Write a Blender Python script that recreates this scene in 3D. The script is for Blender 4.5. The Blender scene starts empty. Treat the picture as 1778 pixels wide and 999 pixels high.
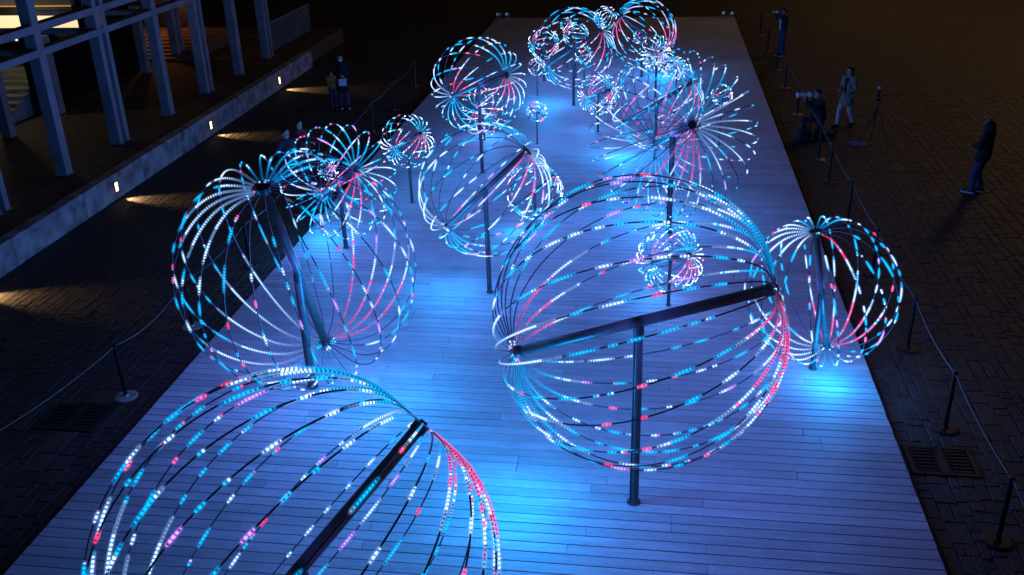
import bpy, bmesh, math, random
from mathutils import Vector, Matrix, Euler
random.seed(7)
PI = math.pi
SC = bpy.context.scene
COL = SC.collection

# ------------------------------------------------------------------ camera, world, exposure
def V(*a): return Vector(a)
YAW, PITCH, ROLL, CAMZ, FPX = -0.15414, 0.43684, -0.03272, 7.678, 1681.4
fwd = V(math.sin(YAW)*math.cos(PITCH), math.cos(YAW)*math.cos(PITCH), -math.sin(PITCH))
rt = V(math.cos(YAW), -math.sin(YAW), 0)
up = rt.cross(fwd)
CR = rt*math.cos(ROLL) + up*math.sin(ROLL)
CU = -rt*math.sin(ROLL) + up*math.cos(ROLL)
cam = bpy.data.cameras.new('camera')
cam_o = bpy.data.objects.new('camera', cam); COL.objects.link(cam_o)
m = Matrix((CR, CU, -fwd)).transposed().to_4x4(); m.translation = V(0, 0, CAMZ)
cam_o.matrix_world = m
cam.sensor_width = 36; cam.lens = FPX/1778*36; cam.clip_start = 0.1; cam.clip_end = 2000
SC.camera = cam_o

w = bpy.data.worlds.new('World'); SC.world = w; w.use_nodes = True
nt = w.node_tree; bg = nt.nodes['Background']
sky = nt.nodes.new('ShaderNodeTexSky'); sky.sky_type = 'NISHITA'; sky.sun_disc = False
sky.sun_elevation = math.radians(2); sky.sun_rotation = math.radians(20)
nt.links.new(sky.outputs['Color'], bg.inputs['Color']); bg.inputs['Strength'].default_value = 0.0006
sun = bpy.data.lights.new('city_glow_fill', 'SUN'); sun.energy = 0.03; sun.angle = math.radians(50); sun.color = (1, .8, .6)  # added warm fill for ambient city glow, very soft and dim
sun_o = bpy.data.objects.new('city_glow_fill', sun); COL.objects.link(sun_o)
sun_o.rotation_euler = (math.radians(50), 0, math.radians(160))
SC.view_settings.view_transform = 'Standard'; SC.view_settings.look = 'None'
SC.view_settings.exposure = 0.0; SC.view_settings.gamma = 1.0
SC.cycles.use_denoising = True
try: SC.cycles.denoiser = 'OPENIMAGEDENOISE'
except Exception: pass
SC.cycles.max_bounces = 6; SC.cycles.diffuse_bounces = 2; SC.cycles.glossy_bounces = 3
SC.cycles.sample_clamp_indirect = 3.0
SC.cycles.use_light_tree = True; SC.cycles.transparent_max_bounces = 48

# ------------------------------------------------------------------ helpers
def mat(name, col=(.5, .5, .5), rough=.6, metal=0., emit=None, es=0., build=None):
    M = bpy.data.materials.new(name); M.use_nodes = True
    n = M.node_tree.nodes; b = n['Principled BSDF']
    b.inputs['Base Color'].default_value = (*col, 1); b.inputs['Roughness'].default_value = rough
    b.inputs['Metallic'].default_value = metal
    if emit:
        b.inputs['Emission Color'].default_value = (*emit, 1); b.inputs['Emission Strength'].default_value = es
    if build: build(M.node_tree, b)
    return M

def noise_col(c1, c2, scale=4., detail=6., rand=0., bump=0., bscale=None, stretch=None, rough=None):
    """mottled colour, optional per-object tint, optional fine relief"""
    def f(t, b):
        N, L = t.nodes, t.links
        tc = N.new('ShaderNodeTexCoord'); src = tc.outputs['Object']
        if stretch or rand:
            mp = N.new('ShaderNodeMapping'); L.new(src, mp.inputs[0]); src = mp.outputs[0]
            if stretch: mp.inputs['Scale'].default_value = stretch
            if rand:
                oi = N.new('ShaderNodeObjectInfo'); ml = N.new('ShaderNodeMath'); ml.operation = 'MULTIPLY'; ml.inputs[1].default_value = 57.
                L.new(oi.outputs['Random'], ml.inputs[0]); cb = N.new('ShaderNodeCombineXYZ')
                for k in range(3): L.new(ml.outputs[0], cb.inputs[k])
                L.new(cb.outputs[0], mp.inputs['Location'])
        nz = N.new('ShaderNodeTexNoise'); nz.inputs['Scale'].default_value = scale; nz.inputs['Detail'].default_value = detail
        L.new(src, nz.inputs['Vector'])
        cr = N.new('ShaderNodeValToRGB'); cr.color_ramp.elements[0].position = .3; cr.color_ramp.elements[1].position = .72
        cr.color_ramp.elements[0].color = (*c1, 1); cr.color_ramp.elements[1].color = (*c2, 1)
        L.new(nz.outputs['Fac'], cr.inputs[0]); out = cr.outputs[0]
        if rand:
            mr = N.new('ShaderNodeMapRange'); mr.inputs['To Min'].default_value = 1-rand; mr.inputs['To Max'].default_value = 1+rand
            L.new(oi.outputs['Random'], mr.inputs['Value'])
            mx = N.new('ShaderNodeMix'); mx.data_type = 'RGBA'; mx.blend_type = 'MULTIPLY'; mx.inputs[0].default_value = 1
            L.new(out, mx.inputs[6]); L.new(mr.outputs[0], mx.inputs[7]); out = mx.outputs[2]
        L.new(out, b.inputs['Base Color'])
        if rough:
            r2 = N.new('ShaderNodeMapRange'); r2.inputs['To Min'].default_value = rough[0]; r2.inputs['To Max'].default_value = rough[1]
            L.new(nz.outputs['Fac'], r2.inputs['Value']); L.new(r2.outputs[0], b.inputs['Roughness'])
        if bump:
            n2 = N.new('ShaderNodeTexNoise'); n2.inputs['Scale'].default_value = bscale or scale*8; n2.inputs['Detail'].default_value = 4
            L.new(src, n2.inputs['Vector']); bp = N.new('ShaderNodeBump'); bp.inputs['Strength'].default_value = bump; bp.inputs['Distance'].default_value = .02
            L.new(n2.outputs['Fac'], bp.inputs['Height']); L.new(bp.outputs[0], b.inputs['Normal'])
    return f

M = {}
def plank_nodes(t, b):
    noise_col((.40, .40, .43), (.56, .56, .59), 3., 8, rand=.14, bump=.35, bscale=14, stretch=(.5, 6, 6), rough=(.40, .68))(t, b)
    N, L = t.nodes, t.links
    g = N.new('ShaderNodeNewGeometry'); old = b.inputs['Base Color'].links[0].from_socket
    for sc, lo, hi, p0, p1 in ((.55, .80, 1.04, .35, .62), (7., .86, 1.0, .30, .42)):      # trodden dirt and scuffs
        nz = N.new('ShaderNodeTexNoise'); nz.inputs['Scale'].default_value = sc; nz.inputs['Detail'].default_value = 9; nz.inputs['Roughness'].default_value = .65
        L.new(g.outputs['Position'], nz.inputs['Vector'])
        mr = N.new('ShaderNodeMapRange'); mr.inputs['From Min'].default_value = p0; mr.inputs['From Max'].default_value = p1; mr.inputs['To Min'].default_value = lo; mr.inputs['To Max'].default_value = hi
        L.new(nz.outputs['Fac'], mr.inputs['Value'])
        mx = N.new('ShaderNodeMix'); mx.data_type = 'RGBA'; mx.blend_type = 'MULTIPLY'; mx.inputs[0].default_value = 1
        L.new(old, mx.inputs[6]); L.new(mr.outputs[0], mx.inputs[7]); old = mx.outputs[2]
    L.new(old, b.inputs['Base Color'])
M['plank'] = mat('painted_plank', rough=.55, build=plank_nodes)
M['deck_frame'] = mat('deck_frame_wood', rough=.8, build=noise_col((.03, .028, .028), (.05, .045, .045), 5))
M['stone'] = mat('paving_stone_mat', rough=.8, build=noise_col((.026, .019, .015), (.060, .045, .034), 5., 8, rand=.3, bump=.6, bscale=28, rough=(.5, .85)))
M['cord'] = mat('cord_white', (.24, .24, .26), .7)
M['steel'] = mat('blue_grey_steel', (.1, .1, .1), .32, .3, build=noise_col((.085, .085, .10), (.13, .13, .15), 9, 5, rough=(.25, .42)))
M['rod'] = mat('dark_wire', (.10, .10, .12), .4, .7)
M['hub'] = mat('dark_hub', (.10, .10, .12), .4, .8)
M['black'] = mat('black_metal', (.012, .012, .014), .42, .5)
M['base'] = mat('stanchion_base_metal', rough=.38, metal=.9, build=noise_col((.10, .10, .10), (.22, .21, .20), 6, 4, rough=(.3, .5)))
M['base_pale'] = mat('stanchion_base_pale', rough=.5, metal=.3, build=noise_col((.24, .26, .23), (.42, .45, .40), 6, 4))
M['base_black'] = mat('stanchion_base_black', (.015, .015, .016), .5, .4)
M['concrete'] = mat('concrete', rough=.85, build=noise_col((.11, .11, .11), (.46, .45, .44), 2.6, 10, rand=.10, bump=.6, bscale=22))
M['column'] = mat('painted_column', rough=.6, build=noise_col((.20, .20, .22), (.31, .31, .33), 1.8, 7, bump=.15))
M['dark'] = mat('dark_cladding', (.010, .010, .011), .5)
M['glass'] = mat('dark_glass', (.006, .006, .008), .12)
M['terrace'] = mat('terrace_paving_mat', rough=.8, build=noise_col((.06, .044, .032), (.14, .105, .075), 3.5, 8, bump=.4, bscale=20))
M['step'] = mat('worn_step_stone', rough=.8, build=noise_col((.10, .10, .09), (.34, .33, .29), 3.2, 8, bump=.4, stretch=(.4, 3, 3)))
M['timber'] = mat('timber_step', rough=.6, build=noise_col((.16, .08, .04), (.30, .16, .08), 3, 6, stretch=(.5, 5, 5)))
M['warm'] = mat('warm_lit_pane', (.8, .7, .5), .4, emit=(1, .72, .36), es=1.05)
M['warm_dim'] = mat('warm_dim_pane', (.8, .7, .5), .4, emit=(1, .62, .42), es=.42)
M['orange_edge'] = mat('orange_lit_edge', (.6, .4, .2), .4, emit=(1, .45, .12), es=.5)
M['cool'] = mat('cool_lit_pane', (.8, .8, .8), .4, emit=(.8, 1, .95), es=1.6)
M['grey_panel'] = mat('grey_panel', (.20, .17, .16), .7)
M['step_lens'] = mat('step_light_lens', (.9, .8, .6), .3, emit=(1, .74, .34), es=5)
M['bulb_white'] = mat('floodlight_housing', (.45, .45, .48), .4)
M['flood_lens'] = mat('floodlight_lens', (.7, .75, .8), .1, emit=(.45, .7, 1), es=.12)
M['grate'] = mat('iron_grate', rough=.55, metal=.6, build=noise_col((.015, .015, .016), (.035, .03, .028), 10))
M['pit'] = mat('drain_pit', (.004, .004, .004), .9)
M['skin'] = mat('skin', (.42, .27, .20), .55)
M['hair'] = mat('black_hair', (.012, .010, .010), .45)
M['black_cloth'] = mat('black_cloth', (.010, .010, .011), .9)
M['navy_cloth'] = mat('navy_cloth', (.020, .022, .035), .9)
M['red_cloth'] = mat('red_cloth', (.10, .018, .020), .9)
M['denim'] = mat('blue_denim', (.035, .055, .16), .85, build=noise_col((.02, .03, .085), (.033, .05, .125), 14))
M['white_cloth'] = mat('white_cloth', (.62, .62, .64), .85)
M['beige_cloth'] = mat('beige_cloth', (.22, .19, .14), .9)
M['cream_cloth'] = mat('cream_print_cloth', rough=.85, build=noise_col((.34, .32, .28), (.6, .57, .5), 22))
M['yellow_cloth'] = mat('yellow_cloth', (.42, .26, .03), .85)
M['mask'] = mat('pale_mask', (.62, .70, .76), .8)
M['shoe'] = mat('shoe_black', (.012, .012, .014), .5)
M['sole'] = mat('sole_white', (.65, .65, .65), .6)
M['camgrey'] = mat('camera_grey', (.55, .55, .58), .4)
M['disc'] = mat('reflector_fabric', (.10, .12, .34), .8)
M['lamp_lens'] = mat('street_lamp_lens', (.9, .8, .6), .3, emit=(1, .6, .25), es=30)

def led(name, col, s):
    return mat(name, (.02, .02, .02), .4, emit=col, es=s)
LEDM = [led('led_white', (.52, .74, 1), 2.0), led('led_cyan', (0, .46, 1), 1.75), led('led_pink', (1, .12, .40), 1.8), led('led_red', (1, .05, .17), 1.5), led('led_lilac', (.55, .28, 1), 2.0),
        led('led_white_core', (.94, .94, 1), 6.0), led('led_cyan_core', (.14, .90, 1), 3.4), led('led_pink_core', (1, .36, .60), 3.0), led('led_red_core', (1, .10, .16), 2.8), led('led_lilac_core', (.9, .70, 1), 3.0),
        mat('led_off', (.16, .17, .2), .35)]
def halo_mat(name, col, es, fac):      # glow tube added round a lit stretch of strip, imitating lens bloom
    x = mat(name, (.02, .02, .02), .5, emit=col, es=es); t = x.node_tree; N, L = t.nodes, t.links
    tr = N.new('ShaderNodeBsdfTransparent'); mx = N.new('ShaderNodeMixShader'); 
    lw = N.new('ShaderNodeLayerWeight'); lw.inputs['Blend'].default_value = .5         # painted glow is strongest in the middle, fading to the edge
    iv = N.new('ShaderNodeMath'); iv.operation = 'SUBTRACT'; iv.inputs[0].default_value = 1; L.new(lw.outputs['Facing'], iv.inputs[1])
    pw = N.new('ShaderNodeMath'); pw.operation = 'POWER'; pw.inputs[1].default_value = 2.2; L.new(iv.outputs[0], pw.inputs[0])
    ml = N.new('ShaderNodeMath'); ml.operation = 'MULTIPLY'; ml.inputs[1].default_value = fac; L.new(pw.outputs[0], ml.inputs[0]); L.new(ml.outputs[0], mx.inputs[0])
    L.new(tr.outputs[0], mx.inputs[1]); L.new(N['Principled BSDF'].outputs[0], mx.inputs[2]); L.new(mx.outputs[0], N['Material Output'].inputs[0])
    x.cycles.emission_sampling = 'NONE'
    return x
HALO_I = 11
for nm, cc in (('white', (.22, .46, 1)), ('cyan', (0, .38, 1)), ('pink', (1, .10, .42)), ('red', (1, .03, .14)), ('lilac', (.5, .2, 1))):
    LEDM.append(halo_mat('halo_'+nm, cc, 1.2, .26))
WH, CY, PK, RD, LI = range(5)
OFF = 10

def mesh_from(bm, name, mats, smooth=False):
    me = bpy.data.meshes.new(name); bm.to_mesh(me); bm.free()
    for x in (mats if isinstance(mats, (list, tuple)) else [mats]): me.materials.append(x)
    if smooth:
        for p in me.polygons: p.use_smooth = True
    return me

def link(name, me, parent=None, mtx=None):
    o = bpy.data.objects.new(name, me); COL.objects.link(o)
    if parent is not None: o.parent = parent
    if mtx is not None: o.matrix_local = mtx
    return o

def obj(name, bm, mats, parent=None, mtx=None, smooth=False):
    return link(name, mesh_from(bm, name, mats, smooth), parent, mtx)

def tag(o, label=None, cat=None, group=None, kind=None):
    if label: o['label'] = label
    if cat: o['category'] = cat
    if group: o['group'] = group
    if kind: o['kind'] = kind
    return o

def thing(name, label, cat, loc=(0, 0, 0), rz=0., group=None):
    o = bpy.data.objects.new(name, None); COL.objects.link(o); o.empty_display_size = .2
    o.location = loc; o.rotation_euler = (0, 0, rz)
    return tag(o, label, cat, group)

def box(bm, c, s, rz=0., bevel=0.):
    mt = Matrix.Translation(c) @ Matrix.Rotation(rz, 4, 'Z') @ Matrix.Diagonal((*s, 1))
    r = bmesh.ops.create_cube(bm, size=1, matrix=mt)
    if bevel:
        es = {e for v in r['verts'] for e in v.link_edges}
        bmesh.ops.bevel(bm, geom=list(es), offset=bevel, segments=1, affect='EDGES')

def cyl(bm, a, b, ra, rb=None, seg=12, caps=True):
    a, b = Vector(a), Vector(b); d = b-a; rb = ra if rb is None else rb
    mt = Matrix.Translation((a+b)/2) @ d.to_track_quat('Z', 'Y').to_matrix().to_4x4()
    bmesh.ops.create_cone(bm, cap_ends=caps, segments=seg, radius1=ra, radius2=rb, depth=d.length, matrix=mt)

def tube(bm, pts, r, sides=5, cap=False):
    rings = []
    prev = None
    for i, p in enumerate(pts):
        t = (pts[min(i+1, len(pts)-1)] - pts[max(i-1, 0)]).normalized()
        n = prev - t*prev.dot(t) if prev is not None else t.orthogonal()
        n.normalize(); prev = n; bn = t.cross(n)
        rings.append([bm.verts.new(p + (n*math.cos(2*PI*k/sides) + bn*math.sin(2*PI*k/sides))*r) for k in range(sides)])
    for a, b in zip(rings, rings[1:]):
        for k in range(sides): bm.faces.new((a[k], a[(k+1) % sides], b[(k+1) % sides], b[k]))
    if cap:
        bm.faces.new(rings[0][::-1]); bm.faces.new(rings[-1])

def point(name, parent, loc, energy, color, radius):
    l = bpy.data.lights.new(name, 'POINT'); l.energy = energy; l.color = color; l.shadow_soft_size = radius
    o = bpy.data.objects.new(name, l); COL.objects.link(o); o.parent = parent; o.location = loc
    return o

DK = 0.15
# ------------------------------------------------------------------ ground and paving
bm = bmesh.new()
bmesh.ops.create_grid(bm, x_segments=1, y_segments=1, size=400, matrix=Matrix.Translation((0, 100, -.012)))
def ground_nodes(t, b):
    N, L = t.nodes, t.links
    tc = N.new('ShaderNodeTexCoord'); mp = N.new('ShaderNodeMapping'); mp.inputs['Rotation'].default_value = (0, 0, PI/2)
    L.new(tc.outputs['Object'], mp.inputs[0])
    nz = N.new('ShaderNodeTexNoise'); nz.inputs['Scale'].default_value = .9; nz.inputs['Detail'].default_value = 8; L.new(mp.outputs[0], nz.inputs['Vector'])
    br = N.new('ShaderNodeTexBrick'); br.inputs['Scale'].default_value = 1; br.inputs['Brick Width'].default_value = .42; br.inputs['Row Height'].default_value = .25
    br.inputs['Mortar Size'].default_value = .012; br.inputs['Bias'].default_value = 0
    br.inputs['Color1'].default_value = (.028, .021, .016, 1); br.inputs['Color2'].default_value = (.058, .044, .034, 1); br.inputs['Mortar'].default_value = (.016, .013, .011, 1)
    L.new(mp.outputs[0], br.inputs['Vector'])
    mr = N.new('ShaderNodeMapRange'); mr.inputs['To Min'].default_value = .6; mr.inputs['To Max'].default_value = 1.4; L.new(nz.outputs['Fac'], mr.inputs['Value'])
    mx = N.new('ShaderNodeMix'); mx.data_type = 'RGBA'; mx.blend_type = 'MULTIPLY'; mx.inputs[0].default_value = 1
    L.new(br.outputs['Color'], mx.inputs[6]); L.new(mr.outputs[0], mx.inputs[7]); L.new(mx.outputs[2], b.inputs['Base Color'])
    bp = N.new('ShaderNodeBump'); bp.inputs['Strength'].default_value = .6; bp.inputs['Distance'].default_value = .015
    iv = N.new('ShaderNodeMath'); iv.operation = 'SUBTRACT'; iv.inputs[0].default_value = 1; L.new(br.outputs['Fac'], iv.inputs[1])
    L.new(iv.outputs[0], bp.inputs['Height']); L.new(bp.outputs[0], b.inputs['Normal'])
M['ground'] = mat('plaza_paving_mat', rough=.75, build=ground_nodes)
M['joint'] = mat('paving_joint', (.017, .013, .011), .9)
ground = obj('ground', bm, M['ground']); tag(ground, 'dark stone paved plaza around the stage', kind='structure')

DRAINS = [(3.92, 11.31, .86, .66), (-8.42, 11.22, .95, .72)]
stones = []
rs = random.Random(3)
def stone_field(x0, x1, y0, y1):
    x = x0
    while x < x1-.1:
        wd = rs.choice((.13, .17, .2, .22, .26, .31)); y = y0 - rs.uniform(0, .4)
        while y < y1:
            ln = rs.choice((.16, .22, .28, .33, .4, .52))*rs.uniform(.9, 1.1)
            if rs.random() < .3 and wd > .24:      # a split pair
                k = rs.uniform(.4, .6)*wd; stones.append((x, y, k, ln)); stones.append((x+k, y, wd-k, ln))
            else: stones.append((x, y, wd, ln))
            y += ln
        x += wd
stone_field(3.47, 16.5, 8.2, 31.)
stone_field(-12.72, -7.32, 7.6, 27.)
def trim(s):
    x, y, a, b = s
    for cx, cy, dw, dh in DRAINS:
        x0, x1, y0, y1 = cx-dw/2-.004, cx+dw/2+.004, cy-dh/2-.004, cy+dh/2+.004
        if x < x1 and x+a > x0 and y < y1 and y+b > y0:
            opts = [(x, y, x0-x, b), (x1, y, x+a-x1, b), (x, y, a, y0-y), (x, y1, a, y+b-y1)]
            x, y, a, b = max(opts, key=lambda o: min(o[2], o[3]))
            if min(a, b) < .05: return None
    return (x, y, a, b)
stones = [q for q in map(trim, stones) if q]
def stone_key(s):
    d = V(s[0]+s[2]/2, s[1]+s[3]/2, 0) - V(0, 0, CAMZ)
    z = d.dot(fwd); px = abs(d.dot(CR)/z*FPX); py = d.dot(CU)/z*FPX
    vis = px < 890 and abs(py) < 500
    return (0 if vis else 1, -s[2]*s[3]/z**3 if s[0] > 0 else -.45*s[2]*s[3]/z**3)
stones.sort(key=stone_key)
def stone_bm(bm, x, y, a, b, dz, ox=0., oy=0.):
    g, bv = .005, .009
    j = [rs.uniform(-.010, .010) for _ in range(8)]
    lo = [(x+g+j[0], y+g+j[1]), (x+a-g+j[2], y+g+j[3]), (x+a-g+j[4], y+b-g+j[5]), (x+g+j[6], y+b-g+j[7])]
    cx, cy = x+a/2, y+b/2
    v0 = [bm.verts.new((p[0]-ox, p[1]-oy, -.03)) for p in lo]
    v1 = [bm.verts.new((p[0]-ox, p[1]-oy, dz-bv*.7)) for p in lo]
    v2 = [bm.verts.new((cx+(p[0]-cx)*(1-2*bv/a)-ox, cy+(p[1]-cy)*(1-2*bv/b)-oy, dz+rs.uniform(-.002, .002))) for p in lo]
    for A, B in ((v0, v1), (v1, v2)):
        for k in range(4): bm.faces.new((A[k], A[(k+1) % 4], B[(k+1) % 4], B[k]))
    bm.faces.new(v2)
NST = 290
for s in stones[:NST]:
    bm = bmesh.new(); cx, cy = s[0]+s[2]/2, s[1]+s[3]/2
    stone_bm(bm, *s, rs.uniform(-.004, .004), cx, cy)
    obj('paving_stone', bm, M['stone'], ground, Matrix.Translation((cx, cy, 0)))
bm = bmesh.new()
for s in stones[NST:]: stone_bm(bm, *s, rs.uniform(-.004, .004))
tag(obj('paving', bm, M['stone'], ground), kind='stuff')
bm = bmesh.new()      # bedding sand in the joints
for (x0, x1, y0, y1) in ((3.47, 16.6, 7.8, 31.2), (-12.73, -7.3, 7.2, 27.2)):
    bmesh.ops.create_grid(bm, x_segments=1, y_segments=1, size=.5, matrix=Matrix.Translation(((x0+x1)/2, (y0+y1)/2, -.0085)) @ Matrix.Diagonal((x1-x0, y1-y0, 1, 1)))
tag(obj('joint_sand', bm, M['joint'], ground), kind='stuff')

for i, (cx, cy, dw, dh) in enumerate(DRAINS):
    t = thing('drain_cover', ('dark iron drain cover with two sets of slots beside the right edge of the stage',
                              'dark iron drain cover in the unlit paving beside the left edge of the stage')[i], 'drain cover', (cx, cy, 0), 0, 'drain covers in the plaza')
    bm = bmesh.new(); box(bm, (0, 0, -.006), (dw, dh, .008)); obj('pit', bm, M['pit'], t)
    bm = bmesh.new()
    for sx in (-1, 1): box(bm, (sx*(dw/2-.03), 0, .0), (.06, dh, .03))
    for sy in (-1, 1): box(bm, (0, sy*(dh/2-.03), .0), (dw-.121, .06, .028))
    box(bm, (0, 0, 0), (.12, dh-.121, .027)); obj('frame', bm, M['grate'], t)
    for sx in (-1, 1):
        for k in range(7):
            bm = bmesh.new(); box(bm, (sx*(dw/4), -dh/2+.10+k*(dh-.2)/6, .0), (dw/2-.185, .034, .022)); obj('bar', bm, M['grate'], t)

# ------------------------------------------------------------------ the stage
stage = thing('stage', 'long low wooden stage of pale painted planks under the light globes', 'stage', (-1.93, 6.4, 0))
SX0, SX1, SY0, SY1 = -7.235, 3.37, 6.4, 44.66
def st(p): return Vector(p) - V(-1.93, 6.4, 0)
bm = bmesh.new(); box(bm, st(((SX0+SX1)/2, (SY0+SY1)/2, .055)), (SX1-SX0-.06, SY1-SY0-.06, .11)); obj('frame', bm, M['deck_frame'], stage)
PITCHB, GAP, TH = .1705, .0115, .035
planks = []
rp = random.Random(11)
y = SY0
while y + PITCHB <= SY1+.01:
    n0 = rp.choice((2.4, 3.2, 4.0, 1.6)); cuts = [SX0]; x = SX0+n0
    while x < SX1-1.0:
        cuts.append(x); x += rp.choice((3.6, 4.0, 4.2))
    cuts.append(SX1)
    for a, b in zip(cuts, cuts[1:]): planks.append((a, b, y))
    y += PITCHB
pm = {}
def plank_mesh(L):
    k = round(L, 2)
    if k not in pm:
        bm = bmesh.new(); box(bm, (0, 0, 0), (k-.006, PITCHB-GAP, TH), 0, .0035); pm[k] = mesh_from(bm, 'plank', M['plank'])
    return pm[k]
def plank_vis(p):
    d = V((p[0]+p[1])/2, p[2], DK) - V(0, 0, CAMZ); z = d.dot(fwd)
    ok = False
    for x in (p[0], (p[0]+p[1])/2, p[1]):
        e = V(x, p[2]+.1, DK) - V(0, 0, CAMZ); ze = e.dot(fwd)
        if abs(e.dot(CR)/ze*FPX) < 900 and abs(e.dot(CU)/ze*FPX) < 505: ok = True
    return (0 if ok else 1, z)
planks.sort(key=plank_vis)
bmr = bmesh.new()
for i, (a, b, y) in enumerate(planks):
    c = st(((a+b)/2, y+PITCHB/2, DK-TH/2 + rp.uniform(-.0015, .0015)))
    if i < 296: link('plank', plank_mesh(b-a), stage, Matrix.Translation(c))
    else: box(bmr, c, (b-a-.006, PITCHB-GAP, TH))
tag(obj('planks', bmr, M['plank'], stage), kind='stuff')

# ------------------------------------------------------------------ light globes
def wire_curve(R, h, bz, n):
    """meridian from hub to hub, poles pulled in: list of (radius, height)"""
    out = []; d = 1 - h/bz
    wd = .30 if h > .8 else .46
    for i in range(n+1):
        f = PI*i/n
        s, c = math.sin(f), math.cos(f)
        rr = max(s, .0) if h > .6 else s
        z = bz*c*(1 - d*math.exp(-(s/wd)**2)) if h > .5 else h*c*abs(c)**.45
        out.append((R*(.028 + .972*rr), R*z))
    # even spacing along the arc
    pts = [V(a, 0, b) for a, b in out]; ln = [0]
    for a, b in zip(pts, pts[1:]): ln.append(ln[-1] + (b-a).length)
    res = []; j = 0; T = ln[-1]
    for i in range(n+1):
        t = T*i/n
        while j < n-1 and ln[j+1] < t: j += 1
        k = (t-ln[j])/max(1e-9, ln[j+1]-ln[j]); res.append(pts[j].lerp(pts[j+1], min(1, k)))
    return res, T

rl = random.Random(5)
RULE_A = [(40, 138, CY, .18, .40), (-62, 35, WH, .10, .32), (-128, -66, PK, .18, .38), (138, 232, None, .18, .34)]
RULE_TOP = [(22, 150, CY, .08, .26), (-40, 22, None, .10, .3), (150, 225, WH, .08, .26), (-80, -35, RD, .2, .40), (-128, -80, None, .1, .3)]
RULE_LEFT = [(22, 150, CY, .08, .26), (-60, 22, None, .10, .3), (150, 232, WH, .10, .30), (-128, -60, None, .1, .3)]
RULE_NEAR = [(38, 150, CY, .14, .34), (-58, -5, PK, .14, .34), (-140, -58, CY, .18, .36), (8, 38, WH, .1, .2), (150, 222, WH, .1, .3)]
RULE_B = [(140, 205, WH, .16, .42), (14, 84, PK, .24, .48), (-150, -30, CY, .14, .36), (-30, 14, None, .1, .25), (84, 140, None, .1, .3)]
def led_colours(n, ang, rule, sparse=1.):
    """(colour, thickness) per LED along a wire, from hub A to hub B"""
    c = [None]*n
    i = 0                                                # chasing dashes along the whole wire
    dens = rl.uniform(.45, 1.5)*sparse
    while i < n:
        i += max(1, int(rl.uniform(2, 9)/dens)); k = rl.choice((2, 3, 4, 5, 6, 7, 10))
        main = rl.choices((WH, CY, PK, RD, LI), (27, 55, 7, 4, 7))[0]
        if main in (PK, RD): k = min(k, 3)
        second = rl.choices((WH, CY, main), (30, 30, 40))[0]
        cut = rl.randint(1, k)
        for q in range(k):
            if i+q < n: c[i+q] = (main if q < cut else second, .62 + .5*math.sin(PI*(q+.5)/k))
        i += k
    def run(rule, rev):
        for lo, hi, col, l0, l1 in rule:
            if (ang - lo) % 360 <= hi-lo:
                L = int(n*rl.uniform(l0, l1)); L0 = int(n*.025)
                for q in range(L0, L):
                    u = (q-L0)/max(1, L-L0)
                    cc = None
                    if col is not None:
                        k2 = col
                        if u > .66 and rl.random() < .9: k2 = WH
                        elif col in (PK, RD) and rl.random() < .22: k2 = rl.choice((WH, LI, CY))
                        elif col == PK and rl.random() < .15: k2 = RD
                        cc = (k2, (.5 + .7*u) if u < .85 else .7)
                    c[n-1-q if rev else q] = cc
                return
    run(rule, False); run(RULE_B, True)
    return c

def strip_mesh(bm, pos, cols, lr, sp, halo):
    def bead(p, t, r, hl, mi):
        n = t.orthogonal().normalized(); b = t.cross(n)
        ring = [bm.verts.new(p + (n*math.cos(PI/2*k) + b*math.sin(PI/2*k))*r) for k in range(4)]
        a, z = bm.verts.new(p - t*hl), bm.verts.new(p + t*hl)
        for k in range(4):
            f1 = bm.faces.new((ring[k], ring[(k+1) % 4], z)); f2 = bm.faces.new((ring[(k+1) % 4], ring[k], a))
            f1.material_index = mi; f2.material_index = mi
    prev = None
    for i, ((p, t), cc) in enumerate(zip(pos, cols)):          # bloom halo: one tapered glow tube per lit stretch
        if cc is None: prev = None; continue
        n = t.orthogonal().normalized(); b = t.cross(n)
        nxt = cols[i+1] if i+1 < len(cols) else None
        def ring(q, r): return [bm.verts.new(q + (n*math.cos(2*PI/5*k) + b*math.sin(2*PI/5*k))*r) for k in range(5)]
        r = lr*(.5 + .5*cc[1])*(2.2 if halo else 2.0)
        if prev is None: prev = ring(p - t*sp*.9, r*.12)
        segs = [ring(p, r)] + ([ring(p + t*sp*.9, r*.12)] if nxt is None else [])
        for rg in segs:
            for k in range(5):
                f = bm.faces.new((prev[k], prev[(k+1) % 5], rg[(k+1) % 5], rg[k])); f.material_index = HALO_I + cc[0]; f.smooth = True
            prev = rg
    for (p, t), cc in zip(pos, cols):
        if cc is None:
            if halo: bead(p, t, lr*.78, sp*.15, OFF)
            continue
        col, th = cc
        if halo:
            bead(p, t, lr*th, sp*1.05, col); bead(p, t, lr*th*.92, sp*.42, col+5)
        else:
            bead(p, t, lr*th, sp*.62, col + (5 if rl.random() < .45 else 0))

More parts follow.
